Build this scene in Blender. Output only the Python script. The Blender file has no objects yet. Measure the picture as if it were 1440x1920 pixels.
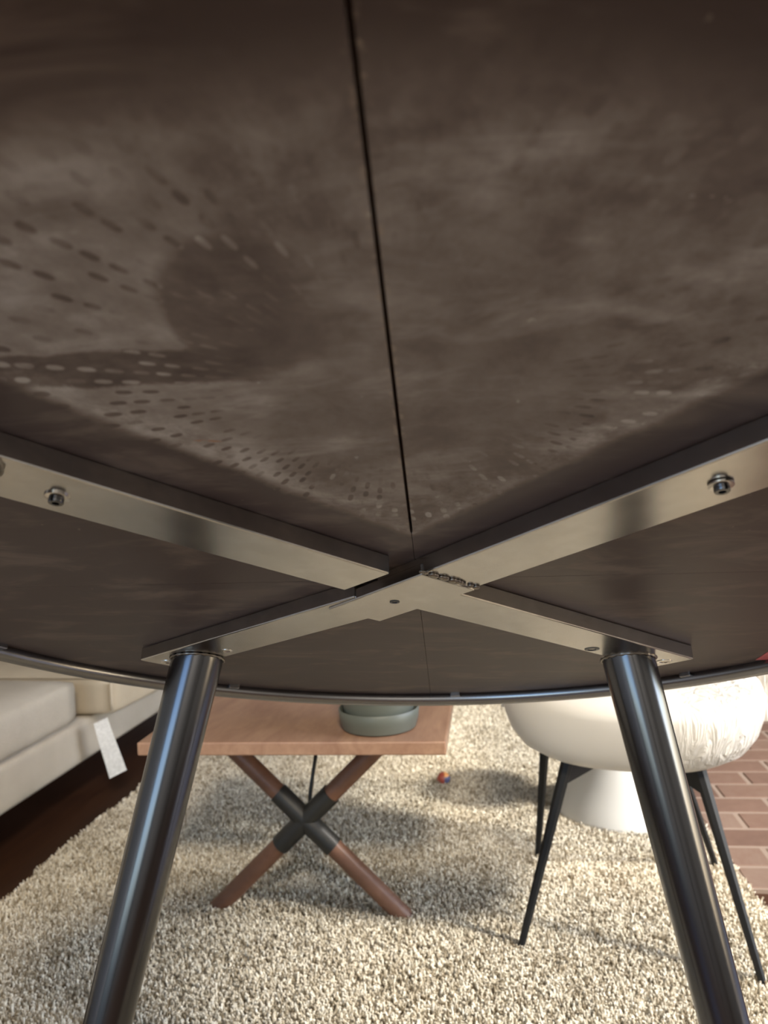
import bpy, bmesh, math, random
from mathutils import Vector, Matrix
random.seed(7)
S = bpy.context.scene
COL = S.collection
PI = math.pi

# ------------------------------------------------------------------ camera
cam_d = bpy.data.cameras.new('camera')
cam = bpy.data.objects.new('camera', cam_d)
COL.objects.link(cam)
S.camera = cam
cam_d.sensor_fit = 'VERTICAL'
cam_d.sensor_height = 36.0
cam_d.lens = 1450 / 1920 * 36.0
cam_d.clip_start = 0.01
# camera 0.9 m above the floor, pitched down 0.85 deg, rolled 2.6 deg
cx = Vector((0.999, -0.0007, -0.0449)); cy = Vector((0.045, 0.0148, 0.9989)); cz = Vector((0.0, -0.9999, 0.0148))
mw = Matrix((cx, cy, cz)).transposed().to_4x4()
mw.translation = (0, 0, 0.9)
cam.matrix_world = mw
cam_d.dof.use_dof = True
cam_d.dof.focus_distance = 0.68
cam_d.dof.aperture_fstop = 8.5

# ------------------------------------------------------------------ world, sun, exposure
W = bpy.data.worlds.new('sky'); S.world = W; W.use_nodes = True
wn = W.node_tree.nodes; wl = W.node_tree.links
sky = wn.new('ShaderNodeTexSky'); sky.sky_type = 'NISHITA'; sky.sun_disc = False
sky.ozone_density = 3.0
sky.sun_elevation = math.radians(38); sky.sun_rotation = math.radians(115)
wl.new(sky.outputs[0], wn['Background'].inputs[0]); wn['Background'].inputs[1].default_value = 0.95

sun_d = bpy.data.lights.new('sun', 'SUN'); sun_d.energy = 5.6; sun_d.angle = math.radians(6); sun_d.color = (1.0, 0.93, 0.82)
sun = bpy.data.objects.new('sun', sun_d); COL.objects.link(sun)
el = math.radians(38)
sdir = Vector((-0.909 * math.cos(el), 0.417 * math.cos(el), -math.sin(el)))
sun.rotation_euler = sdir.to_track_quat('-Z', 'Y').to_euler()
sun.location = (4, -1, 4)

fill_d = bpy.data.lights.new('added_fill', 'AREA'); fill_d.shape = 'DISK'; fill_d.size = 0.7; fill_d.energy = 140; fill_d.color = (1.0, 0.86, 0.68)  # added warm fill near the ceiling, no fixture; lifts ambient and table underside
fill = bpy.data.objects.new('added_fill', fill_d); COL.objects.link(fill); fill.location = (0.2, -1.2, 2.57)

S.view_settings.view_transform = 'Standard'
try: S.view_settings.look = 'None'
except Exception: pass
S.view_settings.exposure = 0.0
S.view_settings.gamma = 1.0
S.view_settings.use_curve_mapping = False

# ------------------------------------------------------------------ helpers
RA = math.radians(7.57)            # the room (sofa, rug, bricks) is turned this much against the camera
cA, sA = math.cos(RA), math.sin(RA)
def room(a, t, z=0.0):             # room coordinates -> world
    return Vector((a * cA + t * sA, -a * sA + t * cA, z))
ROOM = Matrix.Rotation(-RA, 4, 'Z')

def link(name, bm, mat, parent=None, smooth=False, auto=None):
    me = bpy.data.meshes.new(name)
    bmesh.ops.recalc_face_normals(bm, faces=bm.faces[:])
    if smooth:
        for f in bm.faces: f.smooth = True
        if auto is not None:
            for e in bm.edges:
                if len(e.link_faces) == 2 and e.calc_face_angle(0) > math.radians(auto): e.smooth = False
    bm.to_mesh(me); bm.free()
    for m in (mat if isinstance(mat, (list, tuple)) else [mat]): me.materials.append(m)
    o = bpy.data.objects.new(name, me); COL.objects.link(o)
    if parent: o.parent = parent
    return o

def thing(name, label, cat, loc=(0, 0, 0), rz=0.0, group=None):
    o = bpy.data.objects.new(name, None); COL.objects.link(o)
    o.empty_display_size = 0.1
    o.location = loc; o.rotation_euler = (0, 0, rz)
    o['label'] = label; o['category'] = cat
    if group: o['group'] = group
    return o

def tag(o, label, cat, group=None):
    o['label'] = label; o['category'] = cat
    if group: o['group'] = group
    return o

def box(bm, lo, hi, bev=0.0, seg=2, M=None):
    r = bmesh.ops.create_cube(bm, size=1.0)
    vs = r['verts']
    for v in vs:
        v.co = Vector([lo[i] + (v.co[i] + 0.5) * (hi[i] - lo[i]) for i in range(3)])
    if bev:
        es = list({e for v in vs for e in v.link_edges})
        g = bmesh.ops.bevel(bm, geom=es, offset=bev, segments=seg, affect='EDGES', profile=0.5)
        vs = list({v for f in g['faces'] for v in f.verts} | {v for v in vs if v.is_valid})
    if M is not None:
        for v in vs: v.co = M @ v.co
    return vs

def ring_loft(bm, rings, cap=True):
    vr = [[bm.verts.new(p) for p in r] for r in rings]
    n = len(vr[0])
    for a, b in zip(vr, vr[1:]):
        for i in range(n):
            bm.faces.new((a[i], a[(i + 1) % n], b[(i + 1) % n], b[i]))
    if cap:
        bm.faces.new(vr[0][::-1]); bm.faces.new(vr[-1])
    return vr

def frame(d):
    d = d.normalized()
    up = Vector((0, 0, 1)) if abs(d.z) < 0.9 else Vector((0, 1, 0))
    x = up.cross(d).normalized(); y = d.cross(x)
    return x, y

def tube(bm, pts, radii, n=16, cap=True):
    pts = [Vector(p) for p in pts]
    if not isinstance(radii, (list, tuple)): radii = [radii] * len(pts)
    x, y = frame(pts[1] - pts[0])
    rings = []
    for i, p in enumerate(pts):
        d = (pts[min(i + 1, len(pts) - 1)] - pts[max(i - 1, 0)]).normalized()
        x = (x - d * x.dot(d)).normalized(); y = d.cross(x)
        rings.append([p + (x * math.cos(2 * PI * k / n) + y * math.sin(2 * PI * k / n)) * radii[i] for k in range(n)])
    ring_loft(bm, rings, cap)

def lathe(bm, prof, n=48, cap=True, shape=None):
    rings = []
    for r, z in prof:
        rr = []
        for k in range(n):
            a = 2 * PI * k / n; s = shape(a) if shape else 1.0
            rr.append(Vector((r * s * math.cos(a), r * s * math.sin(a), z)))
        rings.append(rr)
    ring_loft(bm, rings, cap)

def prism(bm, poly, z0, z1):
    a = [bm.verts.new((x, y, z0)) for x, y in poly]
    b = [bm.verts.new((x, y, z1)) for x, y in poly]
    bm.faces.new(a[::-1]); bm.faces.new(b)
    n = len(poly)
    for i in range(n): bm.faces.new((a[i], a[(i + 1) % n], b[(i + 1) % n], b[i]))

# ------------------------------------------------------------------ materials
def mat(name, col, rough=0.6, metal=0.0, **kw):
    m = bpy.data.materials.new(name); m.use_nodes = True
    b = m.node_tree.nodes['Principled BSDF']
    b.inputs['Base Color'].default_value = (*col, 1); b.inputs['Roughness'].default_value = rough
    b.inputs['Metallic'].default_value = metal
    for k, v in kw.items(): b.inputs[k.replace('_', ' ')].default_value = v
    return m

class G:
    """small node-graph writer"""
    def __init__(s, m): s.t = m.node_tree; s.n = s.t.nodes; s.l = s.t.links; s.b = s.n['Principled BSDF']
    def put(s, sock, v):
        if hasattr(v, 'is_linked'): s.l.new(v, sock)
        else: sock.default_value = v
    def math(s, op, a, b=0.0, c=0.0, clamp=False):
        k = s.n.new('ShaderNodeMath'); k.operation = op; k.use_clamp = clamp
        for i, v in enumerate((a, b, c)): s.put(k.inputs[i], v)
        return k.outputs[0]
    def obj(s):
        return s.n.new('ShaderNodeTexCoord').outputs['Object']
    def xyz(s, v):
        k = s.n.new('ShaderNodeSeparateXYZ'); s.l.new(v, k.inputs[0]); return k.outputs
    def comb(s, x, y, z=0.0):
        k = s.n.new('ShaderNodeCombineXYZ')
        for i, v in enumerate((x, y, z)): s.put(k.inputs[i], v)
        return k.outputs[0]
    def mapping(s, v, scale=(1, 1, 1), rot=(0, 0, 0), loc=(0, 0, 0)):
        k = s.n.new('ShaderNodeMapping'); s.l.new(v, k.inputs[0])
        k.inputs['Location'].default_value = loc; k.inputs['Rotation'].default_value = rot; k.inputs['Scale'].default_value = scale
        return k.outputs[0]
    def noise(s, v, scale, detail=3.0, rough=0.55, dist=0.0):
        k = s.n.new('ShaderNodeTexNoise'); s.l.new(v, k.inputs['Vector'])
        k.inputs['Scale'].default_value = scale; k.inputs['Detail'].default_value = detail
        k.inputs['Roughness'].default_value = rough; k.inputs['Distortion'].default_value = dist
        return k.outputs['Fac']
    def smooth(s, v, a, b):
        k = s.n.new('ShaderNodeMapRange'); k.interpolation_type = 'SMOOTHSTEP'; k.clamp = True
        s.put(k.inputs[0], v); s.put(k.inputs[1], a); s.put(k.inputs[2], b); return k.outputs[0]
    def ramp(s, v, stops):
        k = s.n.new('ShaderNodeValToRGB'); s.put(k.inputs[0], v)
        e = k.color_ramp.elements
        while len(e) < len(stops): e.new(0.5)
        for q, (p, c) in zip(e, stops): q.position = p; q.color = (*c, 1)
        return k.outputs[0]
    def mix(s, f, a, b, blend='MIX'):
        k = s.n.new('ShaderNodeMix'); k.data_type = 'RGBA'; k.blend_type = blend
        s.put(k.inputs[0], f)
        for i, v in ((6, a), (7, b)):
            if isinstance(v, tuple): k.inputs[i].default_value = (*v, 1)
            else: s.l.new(v, k.inputs[i])
        return k.outputs[2]
    def color(s, v): s.l.new(v, s.b.inputs['Base Color'])
    def rough(s, v): s.put(s.b.inputs['Roughness'], v)
    def bump(s, h, strength, dist):
        k = s.n.new('ShaderNodeBump'); s.l.new(h, k.inputs['Height'])
        k.inputs['Strength'].default_value = strength; k.inputs['Distance'].default_value = dist
        s.l.new(k.outputs[0], s.b.inputs['Normal'])

def wood(name, c0, c1, scale, axis_rot=(0, 0, 0), rough=0.45):
    m = mat(name, c0, rough); g = G(m)
    v = g.mapping(g.obj(), scale, axis_rot)
    n1 = g.noise(v, 3.0, 5, 0.6, 1.2); n2 = g.noise(v, 14.0, 3, 0.6)
    f = g.math('ADD', g.math('MULTIPLY', n1, 0.75), g.math('MULTIPLY', n2, 0.25))
    g.color(g.ramp(f, [(0.32, c0), (0.68, c1)])); g.bump(n2, 0.08, 0.002)
    return m

def fabric(name, c0, c1, scale=900, rough=0.95):
    m = mat(name, c0, rough, Specular_IOR_Level=0.15); g = G(m)
    v = g.obj()
    n1 = g.noise(v, scale, 2, 0.6); n2 = g.noise(v, 9, 3, 0.5)
    f = g.math('ADD', g.math('MULTIPLY', n1, 0.7), g.math('MULTIPLY', n2, 0.3))
    g.color(g.ramp(f, [(0.35, c0), (0.65, c1)])); g.bump(n1, 0.25, 0.001)
    return m

# --- worn underside of the table: dark board with a dusty bloom, packing-foil print and scuffs
def underside_mat():
    m = mat('dark_board_underside', (0.05, 0.04, 0.035), 0.5, Specular_IOR_Level=0.35); g = G(m)
    co = g.obj(); X, Y, _ = g.xyz(co)
    ax = g.math('ABSOLUTE', X)
    big = g.noise(co, 9, 3, 0.55, 0.4); mid = g.noise(co, 38, 5, 0.66, 0.3); fine = g.noise(co, 160, 3, 0.6)
    edge = g.math('ADD', g.math('ADD', Y, g.math('MULTIPLY', ax, 1.12)), 0.088)
    edge = g.math('ADD', edge, g.math('MULTIPLY', g.math('SUBTRACT', mid, 0.5), 0.028))
    dust = g.smooth(edge, 0.004, -0.014)
    r0 = g.math('SQRT', g.math('ADD', g.math('MULTIPLY', X, X), g.math('MULTIPLY', Y, Y)))
    dust = g.math('MULTIPLY', dust, g.smooth(r0, 0.47, 0.43))
    # swirl of short dashes left by perforated wrapping
    dx = g.math('ADD', X, 0.004); dy = g.math('ADD', Y, 0.285)
    wob = g.math('MULTIPLY', g.math('SUBTRACT', big, 0.5), 0.02)
    r = g.math('ADD', g.math('SQRT', g.math('ADD', g.math('MULTIPLY', dx, dx), g.math('MULTIPLY', dy, dy))), wob)
    th = g.math('ARCTAN2', dy, dx)
    b = g.math('MULTIPLY', th, 88 / (2 * PI)); fb = g.math('FLOOR', b)
    a = g.math('ADD', g.math('MULTIPLY', r, 1 / 0.0125), g.math('MULTIPLY', g.math('MODULO', g.math('ADD', fb, 400), 2.0), 0.5))
    cell_a = g.math('FLOOR', a)
    wnz = g.n.new('ShaderNodeTexWhiteNoise'); wnz.noise_dimensions = '2D'; g.l.new(g.comb(cell_a, fb), wnz.inputs['Vector'])
    jit = g.math('MULTIPLY', g.math('SUBTRACT', wnz.outputs['Value'], 0.5), 0.22)
    da = g.math('ABSOLUTE', g.math('SUBTRACT', g.math('ADD', g.math('FRACT', a), jit), 0.5))
    db = g.math('ABSOLUTE', g.math('SUBTRACT', g.math('FRACT', b), 0.5))
    cap = g.math('SQRT', g.math('ADD', g.math('POWER', g.math('DIVIDE', da, 0.34), 3.0), g.math('POWER', g.math('DIVIDE', db, 0.19), 2.0)))
    dash = g.smooth(cap, 1.25, 0.7)
    wn2 = g.n.new('ShaderNodeTexWhiteNoise'); wn2.noise_dimensions = '2D'; g.l.new(g.comb(g.math('ADD', cell_a, 31.0), fb), wn2.inputs['Vector'])
    dash = g.math('MULTIPLY', dash, g.math('MULTIPLY', g.smooth(r, 0.06, 0.11), g.smooth(wn2.outputs['Value'], 0.22, 0.55)))
    # clean / dusty patches decide whether a dash prints light or dark
    nz = g.math('SUBTRACT', g.noise(g.mapping(co, (1, 1, 1), (0, 0, 0.5), (0.31, 0.12, 0)), 17, 5, 0.66, 0.25), 0.5)
    wv1 = g.math('MULTIPLY', nz, 0.02); wv2 = g.math('MULTIPLY', g.math('SUBTRACT', mid, 0.5), 0.012)
    ex = g.math('DIVIDE', g.math('ADD', g.math('ADD', X, 0.055), wv1), 0.039); ey = g.math('DIVIDE', g.math('ADD', g.math('ADD', Y, 0.345), wv2), 0.045)
    er = g.math('SQRT', g.math('ADD', g.math('MULTIPLY', ex, ex), g.math('MULTIPLY', ey, ey)))
    lobe = g.math('MULTIPLY', g.smooth(er, 1.06, 0.9), g.smooth(X, -0.015, -0.05))
    sy = g.math('ABSOLUTE', g.math('ADD', g.math('ADD', Y, 0.309), wv2))
    strip = g.math('MULTIPLY', g.smooth(sy, 0.0150, 0.0115), g.smooth(g.math('ADD', X, wv1), -0.045, -0.075))
    patch = g.math('ADD', g.math('ADD', 0.50, g.math('MULTIPLY', g.smooth(X, -0.045, -0.09), 0.42)), g.math('MULTIPLY', nz, 1.1))
    patch = g.math('MULTIPLY', patch, g.math('SUBTRACT', 1.0, g.math('MULTIPLY', lobe, 0.72)))
    patch = g.math('MULTIPLY', patch, g.math('SUBTRACT', 1.0, g.math('MULTIPLY', strip, 0.95)), clamp=True)
    left = g.smooth(X, 0.0, -0.07)
    where = g.math('ADD', g.math('MULTIPLY', g.smooth(g.noise(co, 17, 3, 0.6), 0.36, 0.60), g.math('ADD', 0.30, g.math('MULTIPLY', left, 0.5))), g.math('MULTIPLY', strip, 0.6), clamp=True)
    where = g.math('ADD', where, g.math('MULTIPLY', g.smooth(edge, -0.10, -0.03), 0.75), clamp=True)
    dk = g.math('MULTIPLY', dash, where)
    tone = g.math('ADD', g.math('MULTIPLY', patch, 0.58), 0.14)
    flip = g.math('SUBTRACT', 1.0, g.math('MULTIPLY', g.smooth(patch, 0.35, 0.62), 1.8))           # +1 on clean, -1 on dusty
    tone = g.math('ADD', tone, g.math('MULTIPLY', g.math('MULTIPLY', dk, flip), 0.62))
    # smears that run across the board
    sm = g.noise(g.comb(g.math('MULTIPLY', r, 40.0), g.math('MULTIPLY', th, 7.0)), 1.0, 5, 0.7, 0.3)
    tone = g.math('ADD', tone, g.math('MULTIPLY', g.math('MULTIPLY', g.math('SUBTRACT', sm, 0.5), 0.7), g.smooth(r, 0.05, 0.14)))
    tone = g.math('ADD', tone, g.math('MULTIPLY', g.math('SUBTRACT', mid, 0.5), 0.58))
    # hard rubbed rim of the bloom near the cross bars
    rimb = g.math('MULTIPLY', g.smooth(edge, -0.055, -0.012), 0.22)
    tone = g.math('ADD', tone, g.math('MULTIPLY', rimb, g.smooth(mid, 0.35, 0.65)))
    tone = g.math('MULTIPLY', tone, dust, clamp=True)
    # faint dusty marks on the rest of the board
    far = g.smooth(g.noise(g.mapping(co, (10, 26, 1), (0, 0, 0.2)), 1.0, 4, 0.65, 0.5), 0.47, 0.70)
    tone = g.math('ADD', tone, g.math('MULTIPLY', far, 0.30))
    spk = g.smooth(g.noise(co, 110, 3, 0.55), 0.72, 0.77)
    tone = g.math('ADD', tone, g.math('MULTIPLY', spk, 0.35), clamp=True)
    c = g.ramp(tone, [(0.0, (0.086, 0.062, 0.059)), (0.35, (0.205, 0.166, 0.146)), (0.7, (0.37, 0.33, 0.30)), (1.0, (0.56, 0.53, 0.50))])
    # chipped pale lips along the saw kerf
    lip = g.math('MULTIPLY', g.smooth(ax, 0.0042, 0.0018), g.smooth(g.noise(co, 210, 2, 0.5), 0.52, 0.66))
    lip = g.math('MULTIPLY', lip, g.smooth(Y, -0.095, -0.11))
    c = g.mix(g.math('MULTIPLY', lip, 0.6), c, (0.42, 0.34, 0.27))
    # two scratches that show the raw wood
    for (sx, sy, rot, L, Wd) in ((-0.105, -0.239, -0.12, 0.008, 0.0013), (-0.118, -0.078, -0.1, 0.013, 0.0022)):
        q = g.mapping(g.mapping(co, loc=(-sx, -sy, 0)), rot=(0, 0, rot)); qx, qy, _ = g.xyz(q)
        qq = g.math('ADD', g.math('POWER', g.math('DIVIDE', qx, L), 2.0), g.math('POWER', g.math('DIVIDE', qy, Wd), 2.0))
        sc = g.math('MULTIPLY', g.smooth(qq, 1.2, 0.5), g.smooth(fine, 0.36, 0.5))
        c = g.mix(sc, c, (0.45, 0.27, 0.18))
    g.color(c)
    g.rough(g.math('ADD', 0.42, g.math('MULTIPLY', tone, 0.4)))
    g.bump(fine, 0.06, 0.0006)
    return m

M_under = underside_mat()
M_core = mat('kerf_wood', (0.09, 0.045, 0.028), 0.9)
M_edge = mat('table_top_board', (0.05, 0.036, 0.03), 0.6)
def gunmetal(name, col, rough, smear=0.0):
    m = mat(name, col, rough, 1.0); g = G(m); co = g.obj()
    n = g.noise(co, 18, 2, 0.5); n2 = g.noise(g.mapping(co, (8, 8, 8)), 6, 3, 0.6)
    g.rough(g.math('ADD', rough - 0.03, g.math('MULTIPLY', n, 0.06 + smear)))
    if smear:
        g.color(g.ramp(n2, [(0.4, col), (0.75, tuple(c * 1.15 for c in col))]))
    return m
M_bar = gunmetal('black_nickel_bar', (0.50, 0.485, 0.47), 0.20, 0.03)
M_leg = gunmetal('black_nickel_leg', (0.12, 0.122, 0.13), 0.22, 0.0)
M_rim = gunmetal('black_rim_metal', (0.32, 0.32, 0.33), 0.26, 0.0)
M_weld = mat('weld_bead', (0.27, 0.25, 0.225), 0.35, 1.0)
M_steel = mat('screw_steel', (0.75, 0.72, 0.68), 0.25, 1.0)
M_dark = mat('black_bolt', (0.02, 0.025, 0.035), 0.35)
M_wood = wood('walnut_stain', (0.30, 0.165, 0.105), (0.46, 0.285, 0.185), (6, 1.2, 6), rough=0.38)
M_dowel = wood('walnut_dowel', (0.14, 0.064, 0.037), (0.215, 0.105, 0.064), (3, 3, 3), rough=0.42)
M_black = mat('black_connector', (0.018, 0.018, 0.016), 0.45)
M_blk2 = mat('black_powder_coat', (0.010, 0.010, 0.010), 0.5, Specular_IOR_Level=0.3)
M_pot = mat('sage_ceramic', (0.125, 0.138, 0.115), 0.45)
M_soil = mat('dry_soil', (0.05, 0.035, 0.025), 1.0)
M_sofa = fabric('sofa_linen', (0.41, 0.36, 0.285), (0.57, 0.51, 0.42))
M_cush = fabric('cushion_linen', (0.44, 0.37, 0.27), (0.56, 0.48, 0.36))
M_tagm = fabric('care_tag_cloth', (0.62, 0.61, 0.57), (0.80, 0.79, 0.75), 120)
M_ped = mat('white_lacquer', (0.72, 0.70, 0.64), 0.35)
M_wall = mat('plaster', (0.35, 0.365, 0.385), 0.9)
M_ceil = mat('ceiling_paint', (0.40, 0.36, 0.31), 0.9)
M_trim = mat('dark_trim', (0.12, 0.07, 0.045), 0.5)
M_floor = wood('dark_floorboards', (0.034, 0.013, 0.006), (0.062, 0.025, 0.011), (9, 0.9, 1), rough=0.45)
M_mortar = mat('mortar', (0.25, 0.185, 0.14), 0.95)

def seat_mat():
    m = mat('white_vinyl_seat', (0.70, 0.67, 0.61), 0.42); g = G(m); co = g.obj()
    X, Y, Z = g.xyz(co)
    n = g.noise(g.mapping(co, (1, 1, 0.16)), 30, 4, 0.62, 1.8)
    side = g.smooth(X, 0.05, 0.20)
    g.bump(g.math('MULTIPLY', n, side), 1.0, 0.022)
    g.rough(g.math('SUBTRACT', 0.5, g.math('MULTIPLY', side, 0.22)))
    return m
M_seat = seat_mat()

def brick_mat():
    m = mat('hearth_brick', (0.3, 0.15, 0.1), 0.85); g = G(m); co = g.obj()
    oi = g.n.new('ShaderNodeObjectInfo')
    n = g.noise(co, 28, 4, 0.65); n2 = g.noise(co, 140, 3, 0.6)
    f = g.math('ADD', g.math('MULTIPLY', oi.outputs['Random'], 0.6), g.math('MULTIPLY', n, 0.5))
    c = g.ramp(f, [(0.2, (0.115, 0.062, 0.040)), (0.55, (0.155, 0.088, 0.058)), (0.9, (0.185, 0.122, 0.088))])
    g.color(c); g.bump(n2, 0.3, 0.002)
    return m
M_brick = brick_mat()

def pile_mat():
    m = mat('shag_yarn', (0.5, 0.45, 0.37), 0.95, Specular_IOR_Level=0.1); g = G(m)
    oi = g.n.new('ShaderNodeObjectInfo')
    geo = g.n.new('ShaderNodeNewGeometry')
    n = g.noise(geo.outputs['Position'], 75, 2, 0.6); n2 = g.noise(geo.outputs['Position'], 14, 2, 0.5)
    f = g.math('ADD', g.math('MULTIPLY', oi.outputs['Random'], 0.28), g.math('ADD', g.math('MULTIPLY', n, 0.5), g.math('MULTIPLY', n2, 0.22)))
    g.color(g.ramp(f, [(0.36, (0.29, 0.237, 0.160)), (0.47, (0.59, 0.522, 0.398)), (0.61, (0.88, 0.825, 0.69))]))
    return m
M_pile = pile_mat()
M_rugbase = mat('rug_backing', (0.20, 0.165, 0.125), 1.0)

def ball_mat():
    m = mat('toy_ball_paint', (0.6, 0.2, 0.1), 0.4); g = G(m); co = g.obj(); X, Y, Z = g.xyz(co)
    c = g.mix(g.smooth(X, 0.000, 0.004), (0.42, 0.09, 0.06), (0.90, 0.42, 0.14))
    blue = g.math('MULTIPLY', g.smooth(Z, 0.012, 0.008), g.smooth(X, -0.002, 0.004))
    c = g.mix(blue, c, (0.10, 0.11, 0.22)); g.color(c)
    return m
M_ball = ball_mat()

# ------------------------------------------------------------------ the room
A0, A1, T0, T1, HC = -2.35, 2.35, -2.1, 4.8, 2.6
def rbox(name, lo, hi, m, bev=0.0):
    bm = bmesh.new(); box(bm, lo, hi, bev); o = link(name, bm, m); o.rotation_euler = (0, 0, -RA); o['kind'] = 'structure'; return o
rbox('floor', (A0 - .15, T0 - .15, -0.12), (A1 + .15, T1 + .15, 0.0), M_floor)
rbox('ceiling', (A0 - .15, T0 - .15, HC), (A1 + .15, T1 + .15, HC + .1), M_ceil)

def wall_with_hole(name, axis, pos, thick, lo, hi, holes):
    """wall in the plane axis=pos, running lo..hi along the other axis, with rectangular openings (u0,u1,z0,z1)"""
    bm = bmesh.new()
    us = sorted({lo, hi, *[h[0] for h in holes], *[h[1] for h in holes]})
    for u0, u1 in zip(us, us[1:]):
        zs = [(0.0, HC)]
        for h in holes:
            if u0 >= h[0] - 1e-6 and u1 <= h[1] + 1e-6: zs = [(0.0, h[2]), (h[3], HC)]
        for z0, z1 in zs:
            if z1 - z0 < 1e-4: continue
            if axis == 'a': box(bm, (pos, u0, z0), (pos + thick, u1, z1))
            else: box(bm, (u0, pos, z0), (u1, pos + thick, z1))
    o = link(name, bm, M_wall); o.rotation_euler = (0, 0, -RA); o['kind'] = 'structure'; return o
WR = (0.25, 2.7, 0.10, 2.48)        # patio opening, right wall
WB = (-2.1, -0.55, 0.5, 2.25)      # window behind the viewer
wall_with_hole('wall_left', 'a', A0 - .12, .12, T0 - .12, T1 + .12, [])
wall_with_hole('wall_right', 'a', A1, .12, T0 - .12, T1 + .12, [WR])
wall_with_hole('wall_back', 't', T1, .12, A0, A1, [])
wall_with_hole('wall_front', 't', T0 - .12, .12, A0, A1, [WB])
def frame_obj(name, axis, pos, h):
    bm = bmesh.new(); w = 0.05
    def bar(u0, u1, z0, z1):
        if axis == 'a': box(bm, (pos, u0, z0), (pos + .08, u1, z1), .004)
        else: box(bm, (u0, pos, z0), (u1, pos + .08, z1), .004)
    bar(h[0], h[1], h[2], h[2] + w); bar(h[0], h[1], h[3] - w, h[3]); bar(h[0], h[0] + w, h[2], h[3]); bar(h[1] - w, h[1], h[2], h[3])
    o = link(name, bm, M_trim); o.rotation_euler = (0, 0, -RA); o['kind'] = 'structure'
frame_obj('window_1', 'a', A1 + .02, WR)
frame_obj('window_2', 't', T0 - .10, WB)
rbox('baseboard_left', (A0, T0, 0), (A0 + .015, T1, .09), M_trim)
rbox('baseboard_back', (A0 + .015, T1 - .015, 0), (A1, T1, .09), M_trim)

def portal(name, loc, sx, sy, d):
    l = bpy.data.lights.new(name, 'AREA'); l.shape = 'RECTANGLE'; l.size = sx; l.size_y = sy; l.cycles.is_portal = True
    o = bpy.data.objects.new(name, l); COL.objects.link(o); o.location = loc; o.rotation_euler = d.to_track_quat('-Z', 'Z').to_euler()
portal('window_portal', room(A1 + .01, (WR[0] + WR[1]) / 2, (WR[2] + WR[3]) / 2), WR[1] - WR[0], WR[3] - WR[2], room(-1, 0))
portal('window_portal', room((WB[0] + WB[1]) / 2, T0 - .01, (WB[2] + WB[3]) / 2), WB[1] - WB[0], WB[3] - WB[2], room(0, 1))

# ------------------------------------------------------------------ brick hearth, flush with the floor
HA0, HA1, HT0 = 0.535, 2.34, 1.775
PIT = 0.104
hearth = rbox('trim_1', (HA0, HT0, 0.0), (HA1, HT0 + 16 * PIT, 0.009), M_mortar)
bmb = bmesh.new(); box(bmb, (-.097, -.0465, 0), (.097, .0465, .0085), .003, 1)
brick0 = None
for r in range(16):
    u = HA0 + 0.006 - (0.11 if r % 2 else 0.0)
    while u < HA1 - 0.02:
        u0, u1 = max(u, HA0 + .004), min(u + 0.194, HA1 - .004)
        if u1 - u0 > 0.04:
            if brick0 is None:
                o = brick0 = link('brick', bmb, M_brick, hearth)
            else:
                o = bpy.data.objects.new('brick', brick0.data); COL.objects.link(o); o.parent = hearth
            o.location = ((u0 + u1) / 2, HT0 + (r + .5) * PIT, 0.009 - .0062 + random.uniform(-.001, .0008))
            o.scale = ((u1 - u0) / 0.194, 1, 1)
        u += 0.206

# ------------------------------------------------------------------ shag rug
RL, RR_, RT0, RT1 = -1.135, 0.515, 0.30, 4.1
rug = thing('shag_rug', 'cream and taupe shag rug spread across the dark floor', 'rug', room(0, 2.2))
rug.rotation_euler = (0, 0, -RA)
bm = bmesh.new()
nu, nt = 24, 60
g_ = [[None] * (nt + 1) for _ in range(nu + 1)]
for i in range(nu + 1):
    for j in range(nt + 1):
        t = RT0 + (RT1 - RT0) * j / nt
        lo = RL + .006 * math.sin(t * 9) + .004 * math.sin(t * 23); hi = RR_ + .010 * math.sin(t * 7 + 1) + .02 * math.exp(-((t - 1.62) / .12) ** 2)
        g_[i][j] = bm.verts.new((lo + (hi - lo) * i / nu, t - 2.2, 0.008))
for i in range(nu):
    for j in range(nt): bm.faces.new((g_[i][j], g_[i + 1][j], g_[i + 1][j + 1], g_[i][j + 1]))
pile_src = bm.copy()
ext = bmesh.ops.extrude_face_region(bm, geom=bm.faces[:])
for v in [e for e in ext['geom'] if isinstance(e, bmesh.types.BMVert)]: v.co.z = 0.0005
base = link('backing', bm, M_rugbase, rug)
pile = link('pile', pile_src, M_pile, rug); pile['kind'] = 'stuff'

ng = bpy.data.node_groups.new('pile_strands', 'GeometryNodeTree')
ng.interface.new_socket('Geometry', in_out='INPUT', socket_type='NodeSocketGeometry')
ng.interface.new_socket('Geometry', in_out='OUTPUT', socket_type='NodeSocketGeometry')
N = ng.nodes; Lk = ng.links
gi = N.new('NodeGroupInput'); go = N.new('NodeGroupOutput')
dist = N.new('GeometryNodeDistributePointsOnFaces'); dist.inputs['Density'].default_value = 95000
cone = N.new('GeometryNodeMeshCone'); cone.inputs['Vertices'].default_value = 6; cone.inputs['Side Segments'].default_value = 2
cone.inputs['Radius Top'].default_value = 0.0013; cone.inputs['Radius Bottom'].default_value = 0.0019; cone.inputs['Depth'].default_value = 0.021
rot = N.new('FunctionNodeRandomValue'); rot.data_type = 'FLOAT_VECTOR'
rot.inputs[0].default_value = (-0.7, -0.7, 0); rot.inputs[1].default_value = (0.7, 0.7, 6.28)
scl = N.new('FunctionNodeRandomValue'); scl.data_type = 'FLOAT'
scl.inputs[2].default_value = 0.7; scl.inputs[3].default_value = 1.25; scl.inputs['Seed'].default_value = 4
inst = N.new('GeometryNodeInstanceOnPoints')
setm = N.new('GeometryNodeSetMaterial'); setm.inputs['Material'].default_value = M_pile
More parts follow.
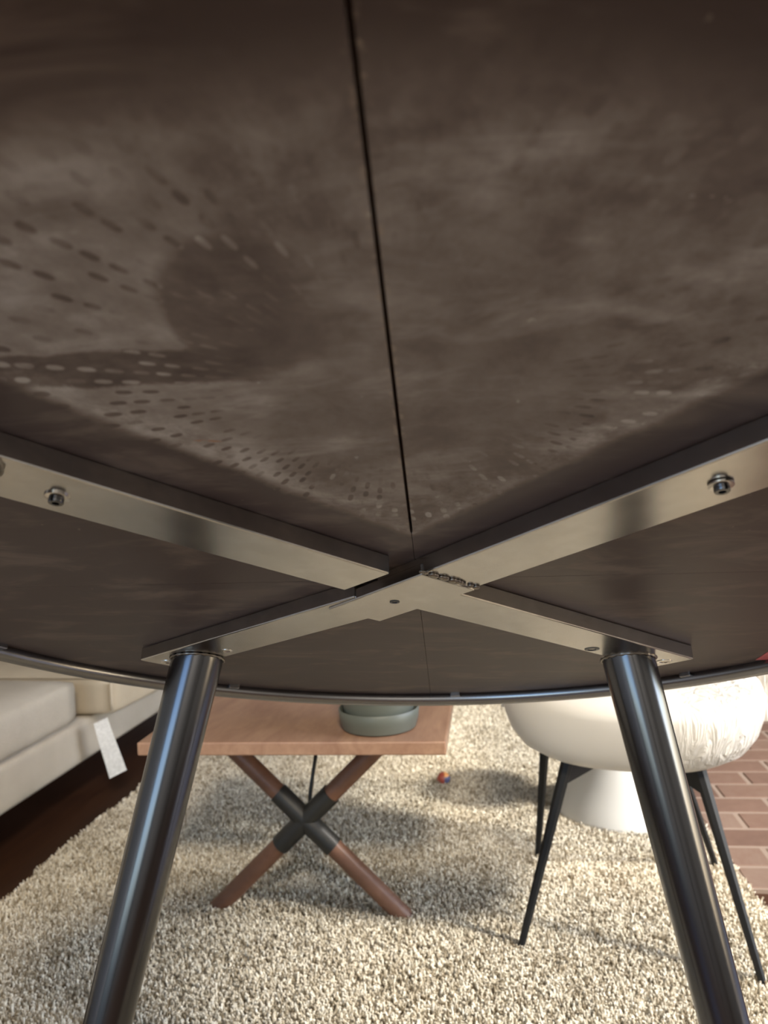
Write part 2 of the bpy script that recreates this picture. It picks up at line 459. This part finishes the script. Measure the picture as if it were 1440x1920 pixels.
Lk.new(gi.outputs[0], dist.inputs['Mesh']); Lk.new(dist.outputs['Points'], inst.inputs['Points'])
Lk.new(cone.outputs['Mesh'], setm.inputs['Geometry']); Lk.new(setm.outputs[0], inst.inputs['Instance'])
Lk.new(rot.outputs[0], inst.inputs['Rotation']); Lk.new(scl.outputs[1], inst.inputs['Scale'])
jn = N.new('GeometryNodeJoinGeometry'); Lk.new(inst.outputs[0], jn.inputs[0]); Lk.new(gi.outputs[0], jn.inputs[0])
Lk.new(jn.outputs[0], go.inputs[0])
md = pile.modifiers.new('pile', 'NODES'); md.node_group = ng

# ------------------------------------------------------------------ round table, tipped up on its two far legs
tbl = thing('round_table', 'dark round table tipped up to show its underside and black crossed bars', 'table')
E1 = Vector((0.9972, -0.0729, -0.0162)); E2 = Vector((0.0594, 0.9053, -0.4206)); E3 = Vector((0.0453, 0.4185, 0.9071))
TM = Matrix((E1, E2, E3)).transposed().to_4x4(); TM.translation = (0.0244, 0.6306, 0.8319)
tbl.matrix_world = TM
R = 0.5
GK, GS = 0.0010, 0.0002        # half width of the saw kerf, of the closed joints
# four quarter boards make the underside
for (qx, qy) in ((-1, -1), (1, -1), (-1, 1), (1, 1)):
    poly = []
    for k in range(33):
        a = (PI / 2) * k / 32
        poly.append([(R - .004) * math.cos(a), (R - .004) * math.sin(a)])
    pts = []
    for x, y in poly: pts.append((max(x, GK if qy < 0 else GS), max(y, GS)))
    if qy < 0: pts += [(GK, 0.102), (GK * .4, 0.099), (GS, 0.098)]
    pts.append((GS, GS))
    pts = [(x * qx, y * qy) for x, y in pts]
    if qx * qy < 0: pts = pts[::-1]
    bm = bmesh.new(); prism(bm, pts, 0.003, 0.013)
    link('underside_panel', bm, M_under, tbl)
bm = bmesh.new(); lathe(bm, [(R - .004, .0131), (R - .002, .015), (R - .002, .022), (R - .006, .026)], 96); link('tabletop', bm, M_core, tbl)
# round metal edge band
bm = bmesh.new()
nn, mm = 128, 12
vv = [[bm.verts.new(((R + .004 + .0100 * math.cos(2 * PI * j / mm)) * math.cos(2 * PI * i / nn), (R + .004 + .0100 * math.cos(2 * PI * j / mm)) * math.sin(2 * PI * i / nn), -.002 + .0100 * math.sin(2 * PI * j / mm))) for j in range(mm)] for i in range(nn)]
for i in range(nn):
    for j in range(mm): bm.faces.new((vv[i][j], vv[(i + 1) % nn][j], vv[(i + 1) % nn][(j + 1) % mm], vv[i][(j + 1) % mm]))
link('rim', bm, M_rim, tbl, True)
bm = bmesh.new(); lathe(bm, [(R - .001, .006), (R + .010, .006), (R + .010, .026), (R - .001, .026)], 128, False)
o = link('edge_band', bm, M_rim, tbl, True, 40)

HB = 0.0122
def arm(name, p0, p1, hw, z0, z1, parent=tbl):
    p0 = Vector((*p0, 0)); p1 = Vector((*p1, 0)); d = (p1 - p0).normalized()
    Mx = Matrix((d, Vector((-d.y, d.x, 0)), Vector((0, 0, 1)))).transposed().to_4x4(); Mx.translation = p0
    bm = bmesh.new(); box(bm, (0, -hw, z0), ((p1 - p0).length, hw, z1), .0012, 2, Mx)
    return link(name, bm, M_bar, parent)
# the four welded half bars: near left, far right, near right, far left
a1 = arm('cross_bar', (-0.262, -0.272), (-0.0375, -0.0385), .0265, -HB, .0029)
a2 = arm('cross_bar', (-0.006, -0.006), (0.2665, 0.2555), .0265, -HB, .0029)
a3 = arm('cross_bar', (-0.012, 0.004), (0.262, -0.2865), .0268, -HB + .0006, .0029)
a4 = arm('cross_bar', (-0.035, 0.0215), (-0.293, 0.2315), .0265, -HB + .0010, .0029)
plate = arm('centre_plate', (-0.0565, 0.0487), (0.026, -0.0355), .0285, -HB - .0006, -.0030)
# rough weld bead between the plate and the near right bar
bm = bmesh.new()
for i in range(12):
    f = i / 11; p = Vector((0.0045, -0.0612, 0)).lerp(Vector((0.0455, -0.0240, 0)), f)
    bmesh.ops.create_icosphere(bm, subdivisions=2, radius=random.uniform(.0018, .0032), matrix=Matrix.Translation((p.x + random.uniform(-.0015, .0015), p.y + random.uniform(-.0015, .0015), -HB - .0002)) @ Matrix.Diagonal((1.3, 1.3, .7, 1)))
link('weld', bm, M_weld, tbl, True)
# bolts, holes and end screws
def screw(x, y, z=-HB):
    bm = bmesh.new(); lathe(bm, [(.0072, 0), (.0072, -.0011), (.0062, -.0014)], 24)
    o = link('washer', bm, M_steel, tbl, True, 35); o.location = (x, y, z)
    bm = bmesh.new(); lathe(bm, [(.0044, 0), (.0044, -.0030), (.0040, -.0036), (.0022, -.0036), (.0020, -.0018)], 20)
    h = link('screw_head', bm, M_leg, o, True, 35); h.location = (0, 0, -.0013)
screw(-0.2028, -0.2071); screw(0.1782, -0.1965)
def hole(x, y, r, z=-HB, m=M_dark, nm='bolt'):
    bm = bmesh.new(); lathe(bm, [(r, .001), (r, -.0004), (r * .6, -.0007), (r * .5, .0002)], 20); o = link(nm, bm, m, tbl, True, 35); o.location = (x, y, z)
hole(-0.019, 0.0102, .0042, -HB - .0006); hole(0.1697, 0.1847, .0075); hole(-0.2037, 0.1735, .006, -HB + .001, M_steel, 'end_screw')
hole(-0.2813, 0.2200, .0085, -HB + .001, M_steel, 'end_screw'); hole(0.2560, 0.2455, .0085, -HB, M_steel, 'end_screw')
bm = bmesh.new(); box(bm, (0.376, 0.272, .0022), (0.392, 0.308, .0029), .0003); st = link('sticker', bm, mat('red_sticker', (0.72, 0.16, 0.18), 0.5), tbl); st['label'] = 'small red sticker near the table rim'
for ang in (122.0, 86.0, 50.0, 158, 14, -70, -115):
    a = math.radians(ang); bm = bmesh.new(); box(bm, (-.007, -.004, -.002), (.007, .005, .0045), .0012)
    o = link('rim_clip', bm, M_rim, tbl); o.location = ((R - .008) * math.cos(a), (R - .008) * math.sin(a), 0); o.rotation_euler = (0, 0, a - PI / 2)
# tapered splayed legs with a ring of weld at the top
for (lx, ly, L) in ((-0.2437, 0.2045, 0.7385), (0.2155, 0.2320, 0.7045), (-0.2400, -0.2580, 0.735), (0.2230, -0.2450, 0.735)):
    od = Vector((lx, ly, 0)).normalized(); d = (od * 0.275 + Vector((0, 0, -1)))
    p0 = Vector((lx, ly, -HB + .0005)); bm = bmesh.new()
    x, y = od, Vector((-od.y, od.x, 0))
    rings = []
    for f in (0, .01, .1, .25, .4, .55, .7, .85, .985, 1.0):
        c = p0 + d * (L * f); r = .0275 - .0085 * f
        if f == 0: r -= .0006
        if f == 1: r -= .002
        rings.append([c + (x * math.cos(2 * PI * k / 40) + y * math.sin(2 * PI * k / 40)) * r for k in range(40)])
    ring_loft(bm, rings); lg = link('leg', bm, M_leg, tbl, True, 50)
    bm = bmesh.new(); nn_, mm_ = 60, 8; rg = []
    for i in range(nn_):
        a = 2 * PI * i / nn_; rr = .0013 + .0006 * math.sin(i * 1.9) + random.uniform(-.0002, .0002)
        rg.append([bm.verts.new((lx + (.0278 + rr * math.cos(2 * PI * j / mm_)) * math.cos(a), ly + (.0278 + rr * math.cos(2 * PI * j / mm_)) * math.sin(a), -HB - .0004 + rr * math.sin(2 * PI * j / mm_))) for j in range(mm_)])
    for i in range(nn_):
        for j in range(mm_): bm.faces.new((rg[i][j], rg[(i + 1) % nn_][j], rg[(i + 1) % nn_][(j + 1) % mm_], rg[i][(j + 1) % mm_]))
    link('weld', bm, M_weld, lg, True)

# ------------------------------------------------------------------ X-legged side table
yaw = -math.radians(11)
side = thing('side_table', 'walnut brown side table with crossed dowel legs and black joint', 'table', (-0.199, 1.662, 0), yaw)
bm = bmesh.new(); box(bm, (-0.284, -0.190, 0.421), (0.322, 0.205, 0.447), .003, 2, Matrix.Rotation(math.radians(3.5), 4, 'Z')); top = link('tabletop', bm, M_wood, side)
def dowel(bm, x0, z0, x1, z1, y, r, n=28, flat=True):
    d = Vector((x1 - x0, 0, z1 - z0)).normalized(); u = Vector((d.z, 0, -d.x)); v = Vector((0, 1, 0))
    ra, rb = [], []
    for k in range(n):
        o = u * (r * math.cos(2 * PI * k / n)) + v * (r * math.sin(2 * PI * k / n))
        for lst, (px_, pz_) in ((ra, (x0, z0)), (rb, (x1, z1))):
            p = Vector((px_, y, pz_)) + o
            if flat: p = p + d * ((pz_ - p.z) / d.z)
            lst.append(p)
    ring_loft(bm, [ra, rb])
for s in (1, -1):
    bm = bmesh.new(); dowel(bm, 0.219 * s, 0.009, -0.210 * s, 0.421, 0.0, .0195); link('leg', bm, M_dowel, side, True, 40)
bm = bmesh.new()
for s in (1, -1): dowel(bm, 0.060 * s, 0.2193 - .0576, -0.060 * s, 0.2193 + .0576, 0.0, .0222, 28, False)
link('cross_joint', bm, M_black, side, True, 40)

# pot in saucer on it
pot = thing('plant_pot', 'sage green round pot in its saucer on the walnut side table', 'pot', (-0.028, 1.548, 0.4470))
bm = bmesh.new(); lathe(bm, [(.066, 0), (.074, .003), (.0795, .022), (.081, .040), (.0795, .0415), (.0775, .040), (.074, .018), (.068, .006), (.01, .005)], 56); link('saucer', bm, M_pot, pot, True, 50)
bm = bmesh.new(); lathe(bm, [(.050, .0065), (.064, .008), (.070, .03), (.076, .09), (.080, .135), (.083, .136), (.083, .150), (.079, .150), (.074, .12), (.02, .118)], 56); link('body', bm, M_pot, pot, True, 50)
bm = bmesh.new(); lathe(bm, [(.0735, .119), (.06, .124), (.01, .127)], 40); link('soil', bm, M_soil, pot, True)

# thin black cord
bm = bmesh.new()
cp = [(-0.165, 1.80, 0.4185), (-0.168, 1.775, 0.40), (-0.173, 1.745, 0.36), (-0.181, 1.715, 0.315), (-0.189, 1.701, 0.27), (-0.193, 1.696, 0.235), (-0.198, 1.694, 0.205), (-0.222, 1.702, 0.185), (-0.27, 1.716, 0.14), (-0.33, 1.730, 0.085), (-0.372, 1.738, 0.045), (-0.395, 1.745, 0.022)]
def catmull(ps, n=6):
    ps = [Vector(p) for p in ps]; out = []
    for i in range(len(ps) - 1):
        a, b, c, d = ps[max(i - 1, 0)], ps[i], ps[i + 1], ps[min(i + 2, len(ps) - 1)]
        for k in range(n):
            t = k / n
            out.append(0.5 * ((2 * b) + (c - a) * t + (2 * a - 5 * b + 4 * c - d) * t * t + (3 * b - a - 3 * c + d) * t ** 3))
    out.append(ps[-1]); return out
tube(bm, catmull(cp), .0044, 8)
tag(link('power_cord', bm, M_black, None, True), 'thin black cord hanging behind the walnut crossed legs', 'cord')

# small ball on the rug
bm = bmesh.new(); bmesh.ops.create_uvsphere(bm, u_segments=28, v_segments=16, radius=.0205)
for v in bm.verts:
    if abs(v.co.x) < .0018: v.co *= .96
ball = tag(link('toy_ball', bm, M_ball, None, True), 'tiny red and orange ball lying on the shag rug', 'toy'); ball.location = (0.1469, 2.375, 0.034)

# ------------------------------------------------------------------ white round chair with black legs
chair = thing('dining_chair', 'white round padded chair on slim tapered black metal legs', 'chair', (0.497, 1.620, 0), -math.radians(20))
Mi = Matrix.Rotation(math.radians(20), 4, 'Z') @ Matrix.Translation((-0.497, -1.620, 0))
def sup(a, e=2.5): return 1.0 / (abs(math.cos(a)) ** e + abs(math.sin(a)) ** e) ** (1 / e)
bm = bmesh.new()
prof = [(.02, .350), (.08, .352), (.14, .359), (.19, .372), (.224, .393), (.244, .422), (.254, .453), (.258, .482), (.254, .500), (.236, .512), (.17, .519), (.08, .521), (.01, .522)]
lathe(bm, prof, 72, True, sup); link('seat', bm, M_seat, chair, True)
bm = bmesh.new(); n = 36; inner, outer = [], []
rows = []
for j, (z, k) in enumerate(((.40, 1.0), (.50, 1.02), (.60, 1.05), (.70, 1.08), (.77, 1.09), (.80, 1.085))):
    lo_, li_ = [], []
    for i in range(n + 1):
        a = math.radians(20 + 140 * i / n); fade = math.sin(PI * i / n) ** .35
        zz = .40 + (z - .40) * fade
        rr = .262 * sup(a) * k
        lo_.append(Vector((rr * math.cos(a) * 1.07, rr * math.sin(a) * 1.07, zz))); li_.append(Vector((rr * math.cos(a) * .99, rr * math.sin(a) * .99, zz)))
    rows.append(lo_ + li_[::-1])
ring_loft(bm, rows, True); link('backrest', bm, M_seat, chair, True, 60)
feet = ((0.2249, 1.4886, .342, 1.525), (0.6296, 1.3425, .571, 1.449), (0.7333, 1.7775, .600, 1.695), (0.3348, 1.8681, .350, 1.765))
for fx, fy, tx, ty in feet:
    f = Mi @ Vector((fx, fy, 0.012)); o2 = Vector((f.x, f.y, 0)); t_ = Mi @ Vector((tx, ty, 0)); t_.z = .372
    d = (f - t_).normalized(); u = Vector((-o2.y, o2.x, 0)).normalized(); v = d.cross(u)
    rings = []
    for k in (0, .5, .97, 1.0):
        c = t_.lerp(f, k); hw = .0130 + (.0070 - .0130) * k; hv = .0125 + (.0068 - .0125) * k
        if k == 1: hw *= .8; hv *= .8
        rings.append([c + u * (hw * math.cos(q)) + v * (hv * math.sin(q)) for q in [PI / 4 * w + PI / 8 for w in range(8)]])
    bm = bmesh.new(); ring_loft(bm, rings); lg = link('leg', bm, M_blk2, chair)
    # triangular gusset under the seat, from the leg to the seat middle
    bm = bmesh.new();     q0 = t_ + Vector((0, 0, -.004)); q1 = q0.lerp(f, .13); q2 = Vector((t_.x * .25, t_.y * .25, .352))
    vs = []
    for s in (-1, 1):
        vs.append([bm.verts.new(p + u * (.004 * s)) for p in (q0, q1, q2)])
    bm.faces.new(vs[0]); bm.faces.new(vs[1][::-1])
    for i in range(3): bm.faces.new((vs[0][i], vs[0][(i + 1) % 3], vs[1][(i + 1) % 3], vs[1][i]))
    link('gusset', bm, M_blk2, chair)

# ------------------------------------------------------------------ white tulip stool behind the chair
ped = thing('pedestal_stool', 'white flared pedestal stool standing behind the white chair', 'stool', (0.625, 2.135, 0.020))
bm = bmesh.new(); lathe(bm, [(.182, 0), (.185, .006), (.182, .014), (.162, .040), (.127, .095), (.090, .150), (.060, .200), (.055, .235), (.065, .27), (.095, .31)], 64); link('base', bm, M_ped, ped, True, 50)
bm = bmesh.new(); lathe(bm, [(.06, .305), (.12, .309), (.155, .322), (.16, .335), (.156, .347), (.12, .352), (.02, .353)], 64); link('seat', bm, M_ped, ped, True, 50)

# ------------------------------------------------------------------ sofa
sofa = thing('sofa', 'beige linen sofa with loose seat cushions along the left side', 'sofa', room(-1.27, 2.0)); sofa.rotation_euler = (0, 0, -RA)
def soft(name, lo, hi, m, parent, puff=.02, bev=.035, M=None, seg=4):
    bm = bmesh.new(); box(bm, lo, hi)
    bmesh.ops.subdivide_edges(bm, edges=bm.edges[:], cuts=9, use_grid_fill=True)
    cx_ = [(lo[i] + hi[i]) / 2 for i in range(3)]; hx = [(hi[i] - lo[i]) / 2 for i in range(3)]
    for v in bm.verts:
        q = [max(-1, min(1, (v.co[i] - cx_[i]) / hx[i])) for i in range(3)]
        p = [v.co[i] for i in range(3)]
        # round the box with a rounded-box projection
        core = [max(-(hx[i] - bev), min(hx[i] - bev, q[i] * hx[i])) for i in range(3)]
        dv = Vector([q[i] * hx[i] - core[i] for i in range(3)])
        if dv.length > 1e-9: dv = dv.normalized() * bev
        c = Vector([core[i] + dv[i] for i in range(3)])
        bul = puff * (1 - q[0] ** 2) * (1 - q[1] ** 2)
        c.z += bul * (1 if q[2] > 0 else -.1) * abs(q[2])
        v.co = Vector(cx_) + c
    if M is not None:
        for v in bm.verts: v.co = M @ v.co
    return link(name, bm, m, parent, True)
soft('frame', (-.86, -1.15, .130), (.0, 1.35, .262), M_sofa, sofa, 0, .014)
soft('backrest', (-.88, -1.15, .20), (-.66, 1.35, .80), M_sofa, sofa, 0, .06)
soft('armrest', (-.86, -1.32, .13), (-.02, -1.15, .60), M_sofa, sofa, 0, .04)
soft('armrest', (-.86, 1.35, .13), (-.02, 1.52, .60), M_sofa, sofa, 0, .04)
soft('seat_cushion', (-.68, -1.14, .262), (.006, -.46, .400), M_sofa, sofa, .03, .03)
c1 = soft('seat_cushion', (-.68, -.455, .262), (.006, .220, .400), M_sofa, sofa, .03, .03)
# the far seat cushion has slid forward and is turned a little
Mc = Matrix.Translation((.085, .270, .263)) @ Matrix.Rotation(-.06, 4, 'Z')
c2 = soft('seat_cushion', (-.66, 0, 0), (0, .66, .125), M_cush, sofa, .03, .022, Mc)
c2['label'] = 'far seat cushion slid forward, warm beige with a white care tag'
bm = bmesh.new()
edge_pts = [Mc @ Vector((-.002, y, .122)) for y in [.02 + .62 * i / 20 for i in range(21)]]
tube(bm, edge_pts, .0045, 8)
edge_pts = [Mc @ Vector((x, .003, .122)) for x in [-.6 + .58 * i / 14 for i in range(15)]]
tube(bm, edge_pts, .0045, 8)
tube(bm, [Mc @ Vector((-.004, .004, z)) for z in (.02, .05, .08, .104)], .0045, 8)
link('piping', bm, M_cush, c2, True)
# care tag: a bent strip of cloth hanging off the cushion corner
bm = bmesh.new()
path = [(.060, .200, .262), (.066, .203, .225), (.073, .210, .18), (.080, .221, .13), (.085, .232, .083)]
path = catmull(path, 5); wv = Vector((.040, .028, .016)); th_ = Vector((.0006, -.001, 0)); rings = []
for i, p in enumerate(path):
    w = wv * (.82 + .25 * i / len(path))
    rings.append([p - th_, p + w - th_, p + w + th_, p + th_])
ring_loft(bm, rings); tg = link('care_tag', bm, M_tagm, c2); tg['label'] = 'white cloth care tag hanging from the cushion corner'
for (a_, t_) in ((-.08, -1.2), (-.08, 1.4), (-.8, -1.2), (-.8, 1.4)):
    bm = bmesh.new(); tube(bm, [(a_, t_, .001), (a_, t_, .131)], [.018, .024], 14); link('leg', bm, M_black, sofa, True, 40)
